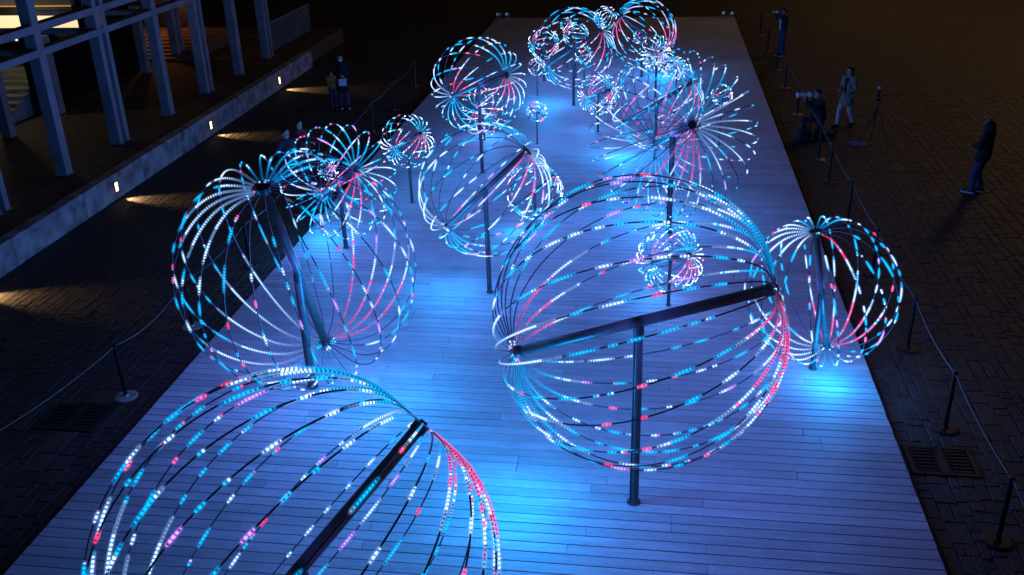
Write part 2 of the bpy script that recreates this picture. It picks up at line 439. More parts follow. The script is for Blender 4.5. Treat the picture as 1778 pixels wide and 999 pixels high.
CAMRIGHT, CAMUP = CR, CU
PW = 1.0       # brightness of the globes' own light
def globe(base, cz, R, axis, h, bz, nw, label, rule=RULE_A):
    big = R > .9
    t = thing('light_globe', label, 'light globe', (base[0], base[1], DK), 0, 'light globes on the stage')
    ax = Vector(axis).normalized(); c = V(0, 0, cz-DK)
    rot = ax.to_track_quat('Z', 'Y').to_matrix().to_4x4()
    F = Matrix.Translation(c) @ rot
    pr = .058 if R > 1.4 else .042 if R > .9 else .03 if R > .45 else .02
    br = pr*1.12
    # pole with foot
    bm = bmesh.new(); cyl(bm, (0, 0, .006), (0, 0, c.z-br*.4), pr, seg=16); obj('pole', bm, M['steel'], t, smooth=False)
    bm = bmesh.new(); cyl(bm, (0, 0, 0), (0, 0, .010), pr*1.5, seg=20); cyl(bm, (0, 0, .010), (0, 0, .04), pr*1.14, seg=20)
    if R > .4:
        for q in range(4): cyl(bm, (pr*1.3*math.cos(q*PI/2+.5), pr*1.3*math.sin(q*PI/2+.5), .010), (pr*1.3*math.cos(q*PI/2+.5), pr*1.3*math.sin(q*PI/2+.5), .022), .009, seg=6)
    obj('foot', bm, M['steel'], t)
    if R > .4:      # clamp that holds the bar, and the feed cable strapped to the pole
        bm = bmesh.new(); cyl(bm, (0, 0, c.z-br*2.6), (0, 0, c.z-br*.9), pr*1.12, seg=16); obj('clamp', bm, M['hub'], t)
        bm = bmesh.new(); tube(bm, [V(-pr*.75, -pr*.8, .02 + (c.z-br*2.7-.02)*q/8) for q in range(9)], .006, 5, True); obj('cable', bm, M['black'], t)
    H = R*h
    bm = bmesh.new(); cyl(bm, (0, 0, -H+.02), (0, 0, H-.02), br, seg=18)
    b = obj('axis_bar', bm, M['steel'], t, F); 
    for p in b.data.polygons: p.use_smooth = len(p.vertices) == 4
    hr = R*.034 + .012
    for s in (1, -1):
        bm = bmesh.new(); cyl(bm, (0, 0, s*(H-.05*R)), (0, 0, s*(H+.012)), max(hr, br*1.15), seg=18)
        cyl(bm, (0, 0, s*(H+.0121)), (0, 0, s*(H+.03)), hr*.55, seg=14); obj('hub', bm, M['hub'], t, F)
    n = 44 if R > .9 else 32 if R > .4 else 22
    prof, T = wire_curve(R, h, bz, n)
    rod = .0088 if R > 1.4 else .0070 if R > .9 else .0056
    bm = bmesh.new(); tube(bm, prof, rod, 5); wire_me = mesh_from(bm, 'wire', M['rod'], True)
    sp = .038 if R > 1.4 else .034 if R > .9 else .030 if R > .4 else .026
    nl = int(T/sp)
    lr = .0138 if R > 1.4 else .0142 if R > .9 else .0122 if R > .4 else .0120
    pos = []
    for i in range(nl):
        f = (i+.5)/nl*n; j = min(n-1, int(f)); p = prof[j].lerp(prof[j+1], f-j); pos.append((p, (prof[j+1]-prof[j]).normalized()))
    R3 = rot.to_3x3()
    ph0 = rl.uniform(0, 2*PI) + (PI/nw if R == 1.65 else 0)
    for k in range(nw):
        ph = ph0 + 2*PI*k/nw + rl.uniform(-.025, .025)
        wo = link('wire', wire_me, t, F @ Matrix.Rotation(ph, 4, 'Z'))
        er = R3 @ V(math.cos(ph), math.sin(ph), 0)
        ang = math.degrees(math.atan2(er.dot(CAMUP), er.dot(CAMRIGHT)))
        cols = led_colours(nl, ang, rule, (.5 if nw > 29 else 1.) if R > .9 else .72)
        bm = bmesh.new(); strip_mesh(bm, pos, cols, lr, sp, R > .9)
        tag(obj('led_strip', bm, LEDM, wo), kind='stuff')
    # light the strips throw around: the whole ball, and the cluster of lit strips round the lower hub
    e = PW*R*R
    point('led_light', t, c, (26 if base[1] < 8 else 72)*e, (.14, .185, 1.0), R*.55)
    lo = F @ V(0, 0, -H if ax.z > 0 else H)
    lo = lo + (V(1.1, -.7, .75) if rule is RULE_LEFT else V(0, -.22*R, -.28*R) if rule is not RULE_TOP else V(0, -.45*R, 0))
    lo.z = max(lo.z, .4*R)
    if base == (-0.09, 9.83): lo.z = .95
    point('hub_light', t, lo, (56 if R > 1.4 else 60)*e, (.0, .36, 1.0), .25*R)
    return t

GL = [
 ((-2.87, 6.15), 2.05, 1.70, (0.587, 0.550, 0.594), .94, 1, 25, 'huge light globe cut off by the bottom edge, its steel bar slanting up right', RULE_NEAR),
 ((-5.01, 12.15), 2.09, 1.70, (-0.083, -0.302, 0.950), .88, 1, 22, 'big light globe on the near left of the stage with a leaning near upright bar', RULE_LEFT),
 ((-6.13, 17.58), 1.56, 1.14, (0.590, -0.658, 0.469), .86, 1, 20, 'flower shaped light globe with wide open loops behind the big left globe'),
 ((-7.02, 19.49), 1.17, .23, (0.712, -0.467, 0.525), .8, 1, 10, 'tiny white light globe seen through the open loops of the flower shaped globe at left'),
 ((-5.39, 20.29), 1.60, .59, (0.718, -0.496, 0.488), .86, 1, 18, 'small apple shaped light globe on a thin pole near the left edge of the stage'),
 ((-4.14, 22.51), 2.31, 1.12, (0.774, -0.502, 0.385), .86, 1, 18, 'medium apple shaped light globe high on its pole over the left edge of the stage'),
 ((-4.57, 25.33), .92, .64, (-0.173, -0.908, 0.383), .85, 1, 15, 'low light globe seen under and behind the high apple shaped globe at left'),
 ((-2.85, 15.69), 2.12, 1.15, (0.712, -0.074, 0.698), .92, 1, 18, 'medium light globe left of centre with a thin bar rising steeply to the right'),
 ((-2.38, 18.78), 1.02, .58, (0.773, 0.077, 0.629), .9, 1, 16, 'small dense light globe behind the right end of the steep bar left of centre'),
 ((-3.07, 25.01), 1.02, .27, (0.832, -0.437, -0.342), .85, 1, 10, 'tiny light globe alone on a thin pole in mid stage, bar sloping down right'),
 ((-2.43, 29.10), 1.87, 1.18, (0.783, -0.304, 0.542), .9, 1, 17, 'medium far light globe with a long rising bar, smaller globes seen through it'),
 ((-3.69, 32.27), 1.41, .51, (0.90, -0.42, 0.10), .86, 1, 14, 'small far light globe at the left end of the far cluster'),
 ((-3.69, 30.30), 1.05, .27, (0.750, -0.267, 0.605), .85, 1, 10, 'tiny far light globe below the left end of the far cluster on a thin pole'),
 ((-3.09, 34.30), 1.65, .24, (0.475, -0.628, 0.616), .8, 1, 10, 'tiny far light globe seen through the upper left of the far barred globe'),
 ((-2.66, 32.79), 1.56, .42, (0.93, -0.35, -0.10), .88, 1, 16, 'small far light globe seen in the middle of the far barred globe'),
 ((-2.34, 32.20), 1.03, .29, (0.703, -0.556, 0.443), .8, 1, 10, 'tiny far light globe seen through the lower right of the far barred globe'),
 ((-0.45, 32.90), 1.62, 1.09, (-0.734, -0.285, 0.617), .88, 1, 17, 'medium light globe topmost on the stage, its bar falling to the right'),
 ((-1.83, 35.55), 1.67, .41, (-0.541, -0.711, -0.449), .85, 1, 16, 'small cyan light globe at the far end between the two barred far globes'),
 ((-1.52, 26.23), 1.21, .57, (0.641, -0.677, 0.362), .86, 1, 20, 'small apple shaped light globe on a pole just left of the far centre globe'),
 ((0.06, 23.83), 1.58, 1.14, (0.796, -0.248, 0.552), .92, 1, 16, 'medium light globe behind the bursting flower globe, bar rising to the right'),
 ((0.38, 18.84), 2.23, 1.64, (0.224, -0.892, 0.393), .86, 1, 30, 'wide bursting flower light globe with long narrow loops on a thick pole'),
 ((0.36, 15.42), 1.03, .57, (0.615, -0.648, 0.448), .86, 1, 20, 'small apple shaped light globe seen through the top of the big barred globe in front'),
 ((1.71, 25.05), 1.49, .27, (0.760, -0.455, 0.465), .8, 1, 10, 'tiny light globe on a thin pole right of the bursting flower globe'),
 ((-0.09, 9.83), 2.66, 1.65, (0.938, -0.074, 0.339), .94, 1, 25, 'biggest light globe at near centre with a thick bar across and a stout pole'),
 ((2.53, 13.39), 1.46, 1.10, (-0.190, -0.071, 0.979), .9, 1, 18, 'medium light globe with an upright bar at the right edge of the stage', RULE_TOP),
 ((0.03, 30.22), 1.50, .53, (0.258, -0.906, 0.336), .86, 1, 20, 'small star shaped far light globe, spoked hub towards the camera'),
 ((-0.58, 35.26), 1.05, .25, (0.514, -0.672, 0.533), .8, 1, 10, 'tiny far light globe seen low through the topmost globe'),
 ((0.61, 28.25), 1.46, .33, (0.419, -0.907, -0.048), .8, 1, 16, 'small cyan light globe just below and right of the star shaped far globe'),
]
for g in GL: globe(*g)

# ------------------------------------------------------------------ small floodlights at the stage corners
def floodlight(x, y, z, rz, label, s=1.):
    t = thing('floodlight', label, 'floodlight', (x, y, z), rz, 'small floodlights at the stage edge')
    bm = bmesh.new(); box(bm, (0, 0, .012), (.16*s, .12*s, .024), 0, .004); box(bm, (-.083*s, 0, .09*s), (.012, .03, .16*s)); box(bm, (.083*s, 0, .09*s), (.012, .03, .16*s)); obj('bracket', bm, M['bulb_white'], t)
    bm = bmesh.new(); cyl(bm, (0, -.07*s, .13*s), (0, .07*s, .17*s), .07*s, .055*s, 14); obj('housing', bm, M['bulb_white'], t)
    bm = bmesh.new(); cyl(bm, (0, .07*s, .17*s), (0, .078*s, .1725*s), .05*s, .048*s, 14); obj('lens', bm, M['flood_lens'], t)
floodlight(-7.12, 18.7, DK, -1.0, 'pale floodlight at the left stage edge under the flower shaped globe', 1.25)
floodlight(-7.10, 44.4, DK, 2.6, 'outer pale floodlight of the pair on the far left stage corner', 1.25)
floodlight(-6.72, 44.45, DK, 2.9, 'inner pale floodlight of the pair on the far left stage corner', 1.25)
floodlight(2.86, 44.4, DK, 3.3, 'inner pale floodlight of the pair on the far right stage corner', 1.25)
floodlight(3.20, 44.3, DK, 3.6, 'outer pale floodlight of the pair on the far right stage corner', 1.25)

# ------------------------------------------------------------------ rope barrier
def stanchion(x, y, label, bmat):
    t = thing('stanchion', label, 'barrier post', (x, y, 0), 0, 'rope barrier posts beside the stage')
    bm = bmesh.new(); cyl(bm, (0, 0, .0), (0, 0, .012), .178, .178, 32); cyl(bm, (0, 0, .0121), (0, 0, .022), .174, .15, 32); cyl(bm, (0, 0, .0221), (0, 0, .045), .045, .034, 16); obj('base', bm, bmat, t)
    bm = bmesh.new(); cyl(bm, (0, 0, .04), (0, 0, .875), .029, seg=16); obj('post', bm, M['black'], t)
    bm = bmesh.new(); cyl(bm, (0, 0, .875), (0, 0, .905), .036, seg=16); cyl(bm, (0, 0, .9051), (0, 0, .918), .033, .02, 16); obj('cap', bm, M['black'], t)
YR = [7.45, 9.72, 12.10, 14.43, 17.35, 20.05, 22.70, 24.4, 26.25, 28.72, 31.97, 34.66, 37.79, 40.99]
YL = [8.85, 11.84, 14.2, 16.86, 19.65, 23.2, 26.46, 28.91, 32.1]
LR = {9.72: 'nearest barrier post at the right, base cut by shadow, below the drain cover', 12.10: 'barrier post at the right just beyond the drain cover', 14.43: 'barrier post right of the globe with the upright bar',
      17.35: 'barrier post seen through the right side of the globe with the upright bar', 20.05: 'barrier post whose top shows above the globe with the upright bar', 22.70: 'barrier post between the reflector disc and the globe with the upright bar',
      24.4: 'barrier post right in front of the kneeling photographer', 26.25: 'barrier post just left of the kneeling photographer with a glowing base', 28.72: 'barrier post level with the walking woman with a glowing base',
      31.97: 'barrier post nearest below the man raising a camera', 34.66: 'barrier post level with the man raising a camera', 37.79: 'barrier post up beyond the man raising a camera', 40.99: 'farthest barrier post on the right side'}
LL = {11.84: 'nearest barrier post at the left with a pale round base', 14.2: 'barrier post seen through the lower left of the big left globe', 16.86: 'barrier post seen through the middle of the big left globe', 19.65: 'barrier post in front of the couple at left',
      23.2: 'barrier post behind the flower shaped globe at left', 26.46: 'barrier post left of the small apple shaped globe', 28.91: 'barrier post to the right of the woman and child', 32.1: 'farthest barrier post on the left side'}
for y in YR[1:]: stanchion(4.16, y, LR[y], M['base'] if y > 24 else M['base_black'])
for y in YL[1:]: stanchion(-7.92 - max(0, y-20)*.012, y, LL[y], M['base_pale'] if y < 16 else M['base'])
stanchion(4.16, YR[0], 'black barrier post below the right corner of the picture', M['base_black'])
stanchion(-8.5, YL[0], 'black barrier post below the left corner of the picture', M['base'])
def rope(p, q, sag, label):
    p, q = Vector(p), Vector(q); bm = bmesh.new()
    tube(bm, [p.lerp(q, i/14) - V(0, 0, sag*4*(i/14)*(1-i/14)) for i in range(15)], .0042, 6, True)
    tag(obj('barrier_rope', bm, M['cord'], smooth=True), label, 'rope', 'thin white ropes of the barrier')
for i, (a, b) in enumerate(zip(YR, YR[1:])):
    rope((4.16, a+.03, .885), (4.16, b-.03, .885), .05 + .02*((i*7) % 3), 'thin white rope between barrier posts %s' % ('at the right, nearest span', 'right of the near drain cover', 'beside the right edge globe, lower span', 'running up past the right edge globe', 'behind the right edge globe',
         'above the right edge globe', 'towards the kneeling photographer', 'in front of the kneeling photographer', 'left of the kneeling photographer', 'level with the walking woman', 'below the man raising a camera', 'beside the man raising a camera', 'at the far right end')[i])
for i, (a, b) in enumerate(zip(YL, YL[1:])):
    rope((-7.92-max(0, a-20)*.012 - (.58 if i == 0 else 0), a+.03, .885), (-7.92-max(0, b-20)*.012, b-.03, .885), .10 + .03*((i*5) % 3), 'thin white rope between barrier posts %s' % ('at the left, nearest span', 'left of the big left globe', 'behind the big left globe', 'towards the couple at left',
         'in front of the couple at left', 'behind the flower shaped globe', 'in front of the woman and child', 'at the far left end')[i])

# ------------------------------------------------------------------ terrace, retaining wall, colonnade
FZ = .58
bm = bmesh.new()
box(bm, (-24.05, 20, FZ/2-.01), (22, 40, FZ-.02)); obj_t = obj('terrace', bm, M['terrace']); tag(obj_t, 'raised brown terrace floor under the colonnade', kind='structure')
wall = thing('retaining_wall', 'long low weathered concrete wall along the terrace with small step lights', 'wall', (-12.9, 20, 0))
def wl(p): return Vector(p) - V(-12.9, 20, 0)
yy = 3.0; ends = []
while yy < 35.1:
    e = min(yy+2.7, 35.1); ends.append((yy, e)); yy = e
for a, b in ends:
    bm = bmesh.new(); box(bm, wl((-12.89, (a+b)/2, .305)), (.29, b-a-.014, .61), 0, .008); obj('concrete_panel', bm, M['concrete'], wall)
bm = bmesh.new(); box(bm, wl((-12.96, 19, .29)), (.17, 32, .57)); obj('core', bm, M['dark'], wall)
LIGHTS = [15.1, 20.55, 25.98, 31.6]
for y in LIGHTS:
    o = bpy.data.objects.new('step_light', None)
    bm = bmesh.new()
    box(bm, (0, 0, .125), (.02, .19, .03)); box(bm, (0, 0, -.125), (.02, .19, .03))
    for s in (-1, 1): box(bm, (0, s*.08, 0), (.02, .03, .219))
    box(bm, (.012, 0, -.045), (.03, .128, .006)); 
    o = obj('step_light', bm, M['base'], wall, Matrix.Translation(wl((-12.737, y, .30))))
    bm = bmesh.new(); box(bm, (-.003, 0, 0), (.008, .128, .217)); obj('lens', bm, M['step_lens'], o)
    l = bpy.data.lights.new('step_spot', 'SPOT'); l.energy = 260; l.color = (1, .62, .26); l.spot_size = math.radians(54); l.spot_blend = .8; l.shadow_soft_size = .02
    lo = bpy.data.objects.new('step_spot', l); COL.objects.link(lo); lo.parent = o
    lo.location = (.05, 0, -.16); lo.rotation_euler = V(1, 0, -.30).to_track_quat('-Z', 'Y').to_euler()

col = thing('colonnade', 'pale two rail colonnade of square posts in front of a dark building', 'colonnade', (-14.05, 26, FZ))
def cl(p): return Vector(p) - V(-14.05, 26, FZ)
TOP = 8.0
for y, wy in [(12.4, .17), (12.73, .17), (15.2, .27), (17.83, .17), (18.16, .17), (20.62, .27), (23.14, .17), (23.48, .17), (26.1, .27), (28.62, .17), (28.95, .17), (31.38, .27), (33.9, .17), (34.24, .17)]:
    bm = bmesh.new(); box(bm, cl((-14.05, y, (FZ+TOP)/2)), (.28, wy, TOP-FZ), 0, .008); obj('column', bm, M['column'], col)
    bm = bmesh.new(); box(bm, cl((-14.05, y, FZ+.006)), (.36, wy+.08, .012)); obj('base_plate', bm, M['column'], col)
for y in (18.0, 23.65, 26.1, 31.5, 33.9, 34.24):
    bm = bmesh.new(); box(bm, cl((-17.5, y, (FZ+2.85)/2)), (.28, .26, 2.85-FZ), 0, .008); obj('column', bm, M['column'], col)
for z0, z1 in ((3.41, 3.57), (3.94, 4.11), (6.6, 6.8)):
    bm = bmesh.new(); box(bm, cl((-14.05, 21, (z0+z1)/2)), (.292, 32, z1-z0), 0, .006); obj('beam', bm, M['column'], col)
for y in (18.0, 20.62, 23.31, 26.1, 28.78, 31.38, 34.07):
    bm = bmesh.new(); box(bm, cl((-15.95, y, 3.49)), (3.5, .14, .13)); obj('cross_beam', bm, M['column'], col)
for y in (17.995, 23.31, 28.785, 34.07):    # little lit panel between the twin posts
    bm = bmesh.new(); box(bm, cl((-14.09, y, 3.755)), (.02, .155, .30)); obj('lit_panel', bm, M['warm_dim'], col)
pav = thing('pavilion', 'dark building behind the colonnade with a warm lit strip window', 'building', (-20, 29, FZ))
def pv(p): return Vector(p) - V(-20, 29, FZ)
for z0, z1, mt, nm, dy in ((2.48, 2.90, 'dark', 'soffit_beam', 0), (3.28, 3.53, 'dark', 'spandrel', 0), (3.56, 4.3, 'grey_panel', 'upper_panel', .02)):
    bm = bmesh.new(); box(bm, pv((-21.4, 27.1+dy, (z0+z1)/2)), (8.9, .2, z1-z0)); obj(nm, bm, M[mt], pav)
bm = bmesh.new(); box(bm, pv((-21.4, 27.0, 3.545)), (8.88, .03, .025)); obj('lit_edge', bm, M['orange_edge'], pav)
for x0, x1 in ((-24.4, -20.42), (-20.38, -18.42), (-18.38, -16.95)):
    bm = bmesh.new(); box(bm, pv(((x0+x1)/2, 27.14, 3.09)), (x1-x0, .04, .379)); obj('window', bm, M['warm'], pav)
for x0, x1, mt in ((-19.42, -19.28, 'cool'), (-18.96, -18.87, 'cool'), (-18.52, -18.44, 'cool'), (-19.18, -18.98, 'grey_panel')):
    bm = bmesh.new(); box(bm, pv(((x0+x1)/2, 26.985, 2.66)), (x1-x0, .03, .22)); obj('small_window', bm, M[mt], pav)
bm = bmesh.new(); box(bm, pv((-18.05, 29.0, 1.72)), (.1, 6.3, 2.26)); obj('glass_facade', bm, M['glass'], pav)
bm = bmesh.new(); box(bm, pv((-21.4, 32.4, 3.4)), (8.9, 10.2, .1)); obj('upper_floor', bm, M['dark'], pav)
bm = bmesh.new(); box(bm, pv((-24.5, 36.8, 4)), (13, .3, 8)); obj('end_wall', bm, M['dark'], pav)
stp = thing('stone_steps', 'wide worn stone steps beyond the first columns at the left edge', 'steps', (-20.5, 24.2, FZ))
for k in range(9):
    bm = bmesh.new(); box(bm, (-.1, .17+k*.34+.02, .06+k*.065), (4.8, .33, .12+k*.13), 0, .01); obj('step', bm, M['step'], stp)
point('soffit_light', pav, pv((-19.0, 25.4, 3.3)), 30, (1, .86, .55), .12)
tim = thing('timber_steps', 'orange lit timber steps in the dark behind the twin columns', 'steps', (-18.6, 33.3, FZ))
for k in range(9):
    bm = bmesh.new(); box(bm, (-.3, .2+k*.36, .05+k*.035), (4.6, .33, .10+k*.07), 0, .008); obj('step', bm, M['timber'], tim)
point('step_lamp', tim, (-.4, 1.9, 1.5), 30, (1, .36, .07), .1)
rail = thing('railing', 'dark upright bar railing at the far end of the terrace', 'railing', (-14.05, 36.7, FZ))
bm = bmesh.new(); box(bm, (0, 0, 1.13), (.05, 4.5, .04)); obj('top_rail', bm, M['column'], rail)
bm = bmesh.new(); box(bm, (0, 0, .08), (.04, 4.5, .03)); obj('bottom_rail', bm, M['black'], rail)
for k in range(37):
    bm = bmesh.new(); box(bm, (0, -2.2+k*4.4/36, .6), (.018, .018, 1.02)); obj('bar', bm, M['column'], rail)
bm = bmesh.new(); box(bm, (0, 0, 0), (.3, 4.6, .5)); 
pw = obj('parapet', bm, M['concrete']); pw.location = (-13.9, 37.3, .27); tag(pw, 'short concrete edge wall under the railing', 'wall')

# distant post and off-frame plaza lamps
post = thing('lamp_post', 'grey steel post standing beyond the far end of the stage', 'post', (-1.86, 46.3, 0))
bm = bmesh.new(); cyl(bm, (0, 0, 0), (0, 0, 6), .11, .09, 16); obj('shaft', bm, M['steel'], post)
bm = bmesh.new(); cyl(bm, (0, 0, 0), (0, 0, .06), .22, seg=20); obj('foot', bm, M['steel'], post)
def street_lamp(x, y, z, e, label, r=2.2):
    t = thing('street_lamp', label, 'street lamp', (x, y, 0))
    bm = bmesh.new(); cyl(bm, (0, 0, 0), (0, 0, z), .09, .06, 14); obj('mast', bm, M['black'], t)
    bm = bmesh.new(); cyl(bm, (0, 0, z), (0, 0, z+.12), .32, .2, 20); obj('lamp_head', bm, M['black'], t)
    bm = bmesh.new(); cyl(bm, (0, 0, z-.06), (0, 0, z-.001), .24, .28, 20); obj('lens', bm, M['lamp_lens'], t)
    point('bulb', t, (0, 0, z-.25), e, (1, .55, .24), r)
street_lamp(20.5, 46.5, 13.0, 1500, 'street lamp beyond the upper right corner lighting the plaza')
street_lamp(11.3, 58, 9.5, 260, 'tall street lamp beyond the far end of the plaza')

# ------------------------------------------------------------------ people
def caps(bm, a, b, ra, rb, seg=12):
    a, b = Vector(a), Vector(b); d = b-a
    if d.length < 1e-4: d = V(0, 0, 1e-3)
    q = d.to_track_quat('Z', 'Y').to_matrix().to_4x4()
    rings = []; nh = 4
    for i in range(nh+1):
        th = -PI/2 + PI/2*i/nh; rings.append((ra*math.cos(th), ra*math.sin(th)))
    for i in range(nh+1):
        th = PI/2*i/nh; rings.append((rb*math.cos(th), d.length + rb*math.sin(th)))
    prev = None; first = None
    for r, z in rings:
        r = max(r, 1e-4)
        ring = [bm.verts.new(a + (q @ V(r*math.cos(2*PI*k/seg), r*math.sin(2*PI*k/seg), z))) for k in range(seg)]
        if prev:
            for k in range(seg): bm.faces.new((prev[k], prev[(k+1) % seg], ring[(k+1) % seg], ring[k]))
        else: bm.faces.new(ring[::-1])
        prev = ring
    bm.faces.new(prev)

def ell(bm, c, r, rot=None):
    mt = Matrix.Translation(c) @ (rot or Matrix.Identity(4)) @ Matrix.Diagonal((*r, 1))
    bmesh.ops.create_icosphere(bm, subdivisions=3, radius=1, matrix=mt)

def remesh(name, bm, m, parent, vox, smooth=3):
    o = obj(name, bm, m, parent, smooth=True)
    md = o.modifiers.new('remesh', 'REMESH'); md.mode = 'VOXEL'; md.voxel_size = vox; md.use_smooth_shade = True
    if smooth:
        sm = o.modifiers.new('smooth', 'SMOOTH'); sm.factor = .5; sm.iterations = smooth
    return o

def person(label, loc, face, H, J=None, top='black_cloth', legs='denim', hair='short', coat=0., mask=False, shirt=None, white_sole=True, shoe='shoe', hood=False):
    """face = world direction faced; local +Y is forward, +X the person's right"""
    rz = math.atan2(face[1], face[0]) - PI/2
    t = thing('person', label, 'person', loc, rz, 'people around the stage')
    s = H/1.65
    P = dict(hipR=(.085, 0, .86), hipL=(-.085, 0, .86), kneeR=(.095, .03, .47), kneeL=(-.095, .03, .47), ankR=(.10, -.02, .085), ankL=(-.10, -.02, .085),
             pelvis=(0, 0, .93), waist=(0, 0, 1.04), chest=(0, 0, 1.24), neck=(0, 0, 1.38), head=(0, .02, 1.535),
             shR=(.17, 0, 1.335), shL=(-.17, 0, 1.335), elR=(.225, -.02, 1.08), elL=(-.225, -.02, 1.08), wrR=(.22, .08, .85), wrL=(-.22, .08, .85), toeR=(0, .17, -.045), toeL=(0, .17, -.045), look=(0, 1, 0))
    if J: P.update(J)
    look = Vector(P['look']).normalized()
    P = {k: Vector(v)*s for k, v in P.items()}
    hc = P['head']
    hr = look.cross(V(0, 0, 1)).normalized(); hu = hr.cross(look)
    HR = Matrix((hr, look, hu)).transposed().to_4x4()
    def hd(x, y, z): return hc + (hr*x + look*y + hu*z)*s
    # body: one surface
    bm = bmesh.new()
    caps(bm, P['pelvis'], P['waist'], .115*s, .10*s); caps(bm, P['waist'], P['chest'], .10*s, .115*s)
    caps(bm, P['shL'], P['shR'], .06*s, .06*s); caps(bm, P['chest'], P['neck'], .09*s, .05*s); caps(bm, P['neck'], hc - hu*.05*s, .048*s, .046*s)
    for S in 'RL':
        caps(bm, P['hip'+S], P['knee'+S], .078*s, .052*s); caps(bm, P['knee'+S], P['ank'+S], .052*s, .036*s)
        toe = P['ank'+S] + P['toe'+S]; caps(bm, P['ank'+S] - V(0, .03, .03)*s, toe, .04*s, .03*s)
        caps(bm, P['sh'+S], P['el'+S], .047*s, .038*s); caps(bm, P['el'+S], P['wr'+S], .038*s, .027*s)
        d = (P['wr'+S]-P['el'+S]).normalized(); side = d.cross(V(0, 0, 1) if abs(d.z) < .9 else V(0, 1, 0)).normalized(); nrm = d.cross(side)
        for k in (-1, 0, 1): caps(bm, P['wr'+S] + side*k*.012*s, P['wr'+S] + d*.075*s + side*k*.022*s, .015*s, .014*s, 8)
        sg = 1 if S == 'R' else -1
        for k, fl in zip((-1.5, -.5, .5, 1.5), (.055, .07, .075, .062)):
            b0 = P['wr'+S] + d*.08*s + side*k*.018*s; b1 = b0 + (d*.8+nrm*.45*sg).normalized()*fl*.5*s; b2 = b1 + (d*.35+nrm*.9*sg).normalized()*fl*.5*s
            caps(bm, b0, b1, .0095*s, .009*s, 8); caps(bm, b1, b2, .009*s, .008*s, 8)
        b0 = P['wr'+S] + d*.025*s + side*.03*s*sg; b1 = b0 + (d*.7+side*.7*sg).normalized()*.04*s; caps(bm, b0, b1, .012*s, .010*s, 8); caps(bm, b1, b1+(d+nrm*.4*sg).normalized()*.028*s, .010*s, .008*s, 8)
    ell(bm, hd(0, -.008, .03), (.076*s, .094*s, .092*s), HR); ell(bm, hd(0, .018, -.035), (.058*s, .068*s, .075*s), HR)
    ell(bm, hd(0, .088, -.012), (.012*s, .018*s, .022*s), HR); ell(bm, hd(0, .074, -.058), (.022*s, .012*s, .009*s), HR)
    for k in (-1, 1): ell(bm, hd(k*.078, -.005, -.005), (.010*s, .022*s, .032*s), HR)
    remesh('body', bm, M['skin'], t, .0078)
    # eyes
    for k in (-1, 1):
        bm = bmesh.new(); ell(bm, hd(k*.030, .076, .012), (.013*s, .008*s, .008*s), HR); obj('eye', bm, M['hair'], t, smooth=True)
    # trousers
    bm = bmesh.new(); caps(bm, P['pelvis'], P['waist'], .132*s, .118*s)
    for S in 'RL':
        caps(bm, P['hip'+S], P['knee'+S], .098*s, .072*s); caps(bm, P['knee'+S], P['ank'+S] + (P['knee'+S]-P['ank'+S])*.06, .072*s, .062*s)
    remesh('trousers', bm, M[legs], t, .014)
    # jacket / coat
    bm = bmesh.new()
    caps(bm, P['pelvis'] + V(0, 0, .0), P['chest'], .145*s, .15*s); caps(bm, P['shL'], P['shR'], .082*s, .082*s); caps(bm, P['chest'], P['neck'], .13*s, .075*s)
    if coat:
        mid = (P['kneeR']+P['kneeL'])/2; b0 = P['pelvis'].lerp(mid, coat)
        for dx in (-.06, .06): caps(bm, P['pelvis'], b0 + V(dx, 0, 0)*s, .15*s, .15*s)
    for S in 'RL':
        caps(bm, P['sh'+S], P['el'+S], .074*s, .060*s); caps(bm, P['el'+S], P['wr'+S] + (P['el'+S]-P['wr'+S])*.12, .060*s, .048*s)
    if hood: ell(bm, hd(0, -.035, -.02), (.125*s, .125*s, .145*s), HR); ell(bm, P['neck'] - V(0, .07, .02)*s, (.14*s, .10*s, .07*s))
    remesh('jacket', bm, M[top], t, .014)
    if shirt:
        bm = bmesh.new(); caps(bm, P['waist'] + V(0, .062, -.10)*s, P['chest'] + V(0, .075, .06)*s, .088*s, .085*s); remesh('shirt', bm, M[shirt], t, .014)
    # shoes
    for S in 'RL':
        toe = P['ank'+S] + P['toe'+S]; heel = P['ank'+S] - V(0, .035, .035)*s
        bm = bmesh.new(); caps(bm, heel, toe, .050*s, .044*s); caps(bm, heel + V(0, .02, .01), P['ank'+S] + V(0, 0, .03)*s, .05*s, .05*s); so = remesh('shoe', bm, M[shoe], t, .012)
        if white_sole:
            bm = bmesh.new(); caps(bm, heel - V(0, 0, .022)*s, toe - V(0, -.004, .016)*s, .046*s, .045*s)
            for v in bm.verts: v.co.z = min(v.co.z, (heel.lerp(toe, .5)).z - .012*s)
            obj('sole', bm, M['sole'], so, smooth=True)
    # hair
    if not hood:
        bm = bmesh.new(); ell(bm, hd(0, -.024, .052), (.088*s, .098*s, .088*s), HR)
        if hair == 'long':
            caps(bm, hd(0, -.05, .03), hd(0, -.07, -.22), .080*s, .062*s)
            for k in (-1, 1): caps(bm, hd(k*.065, -.01, .02), hd(k*.075, .0, -.20), .030*s, .024*s)
        elif hair == 'bob':
            caps(bm, hd(0, -.04, .03), hd(0, -.05, -.07), .082*s, .07*s)
            for k in (-1, 1): caps(bm, hd(k*.068, -.01, .02), hd(k*.072, .0, -.08), .026*s, .022*s)
        remesh('hair', bm, M['hair'], t, .011, 2)
    if mask:
        bm = bmesh.new(); ell(bm, hd(0, .034, -.042), (.062*s, .066*s, .052*s), HR); remesh('face_mask', bm, M['mask'], t, .009, 1)
    return t, P, s

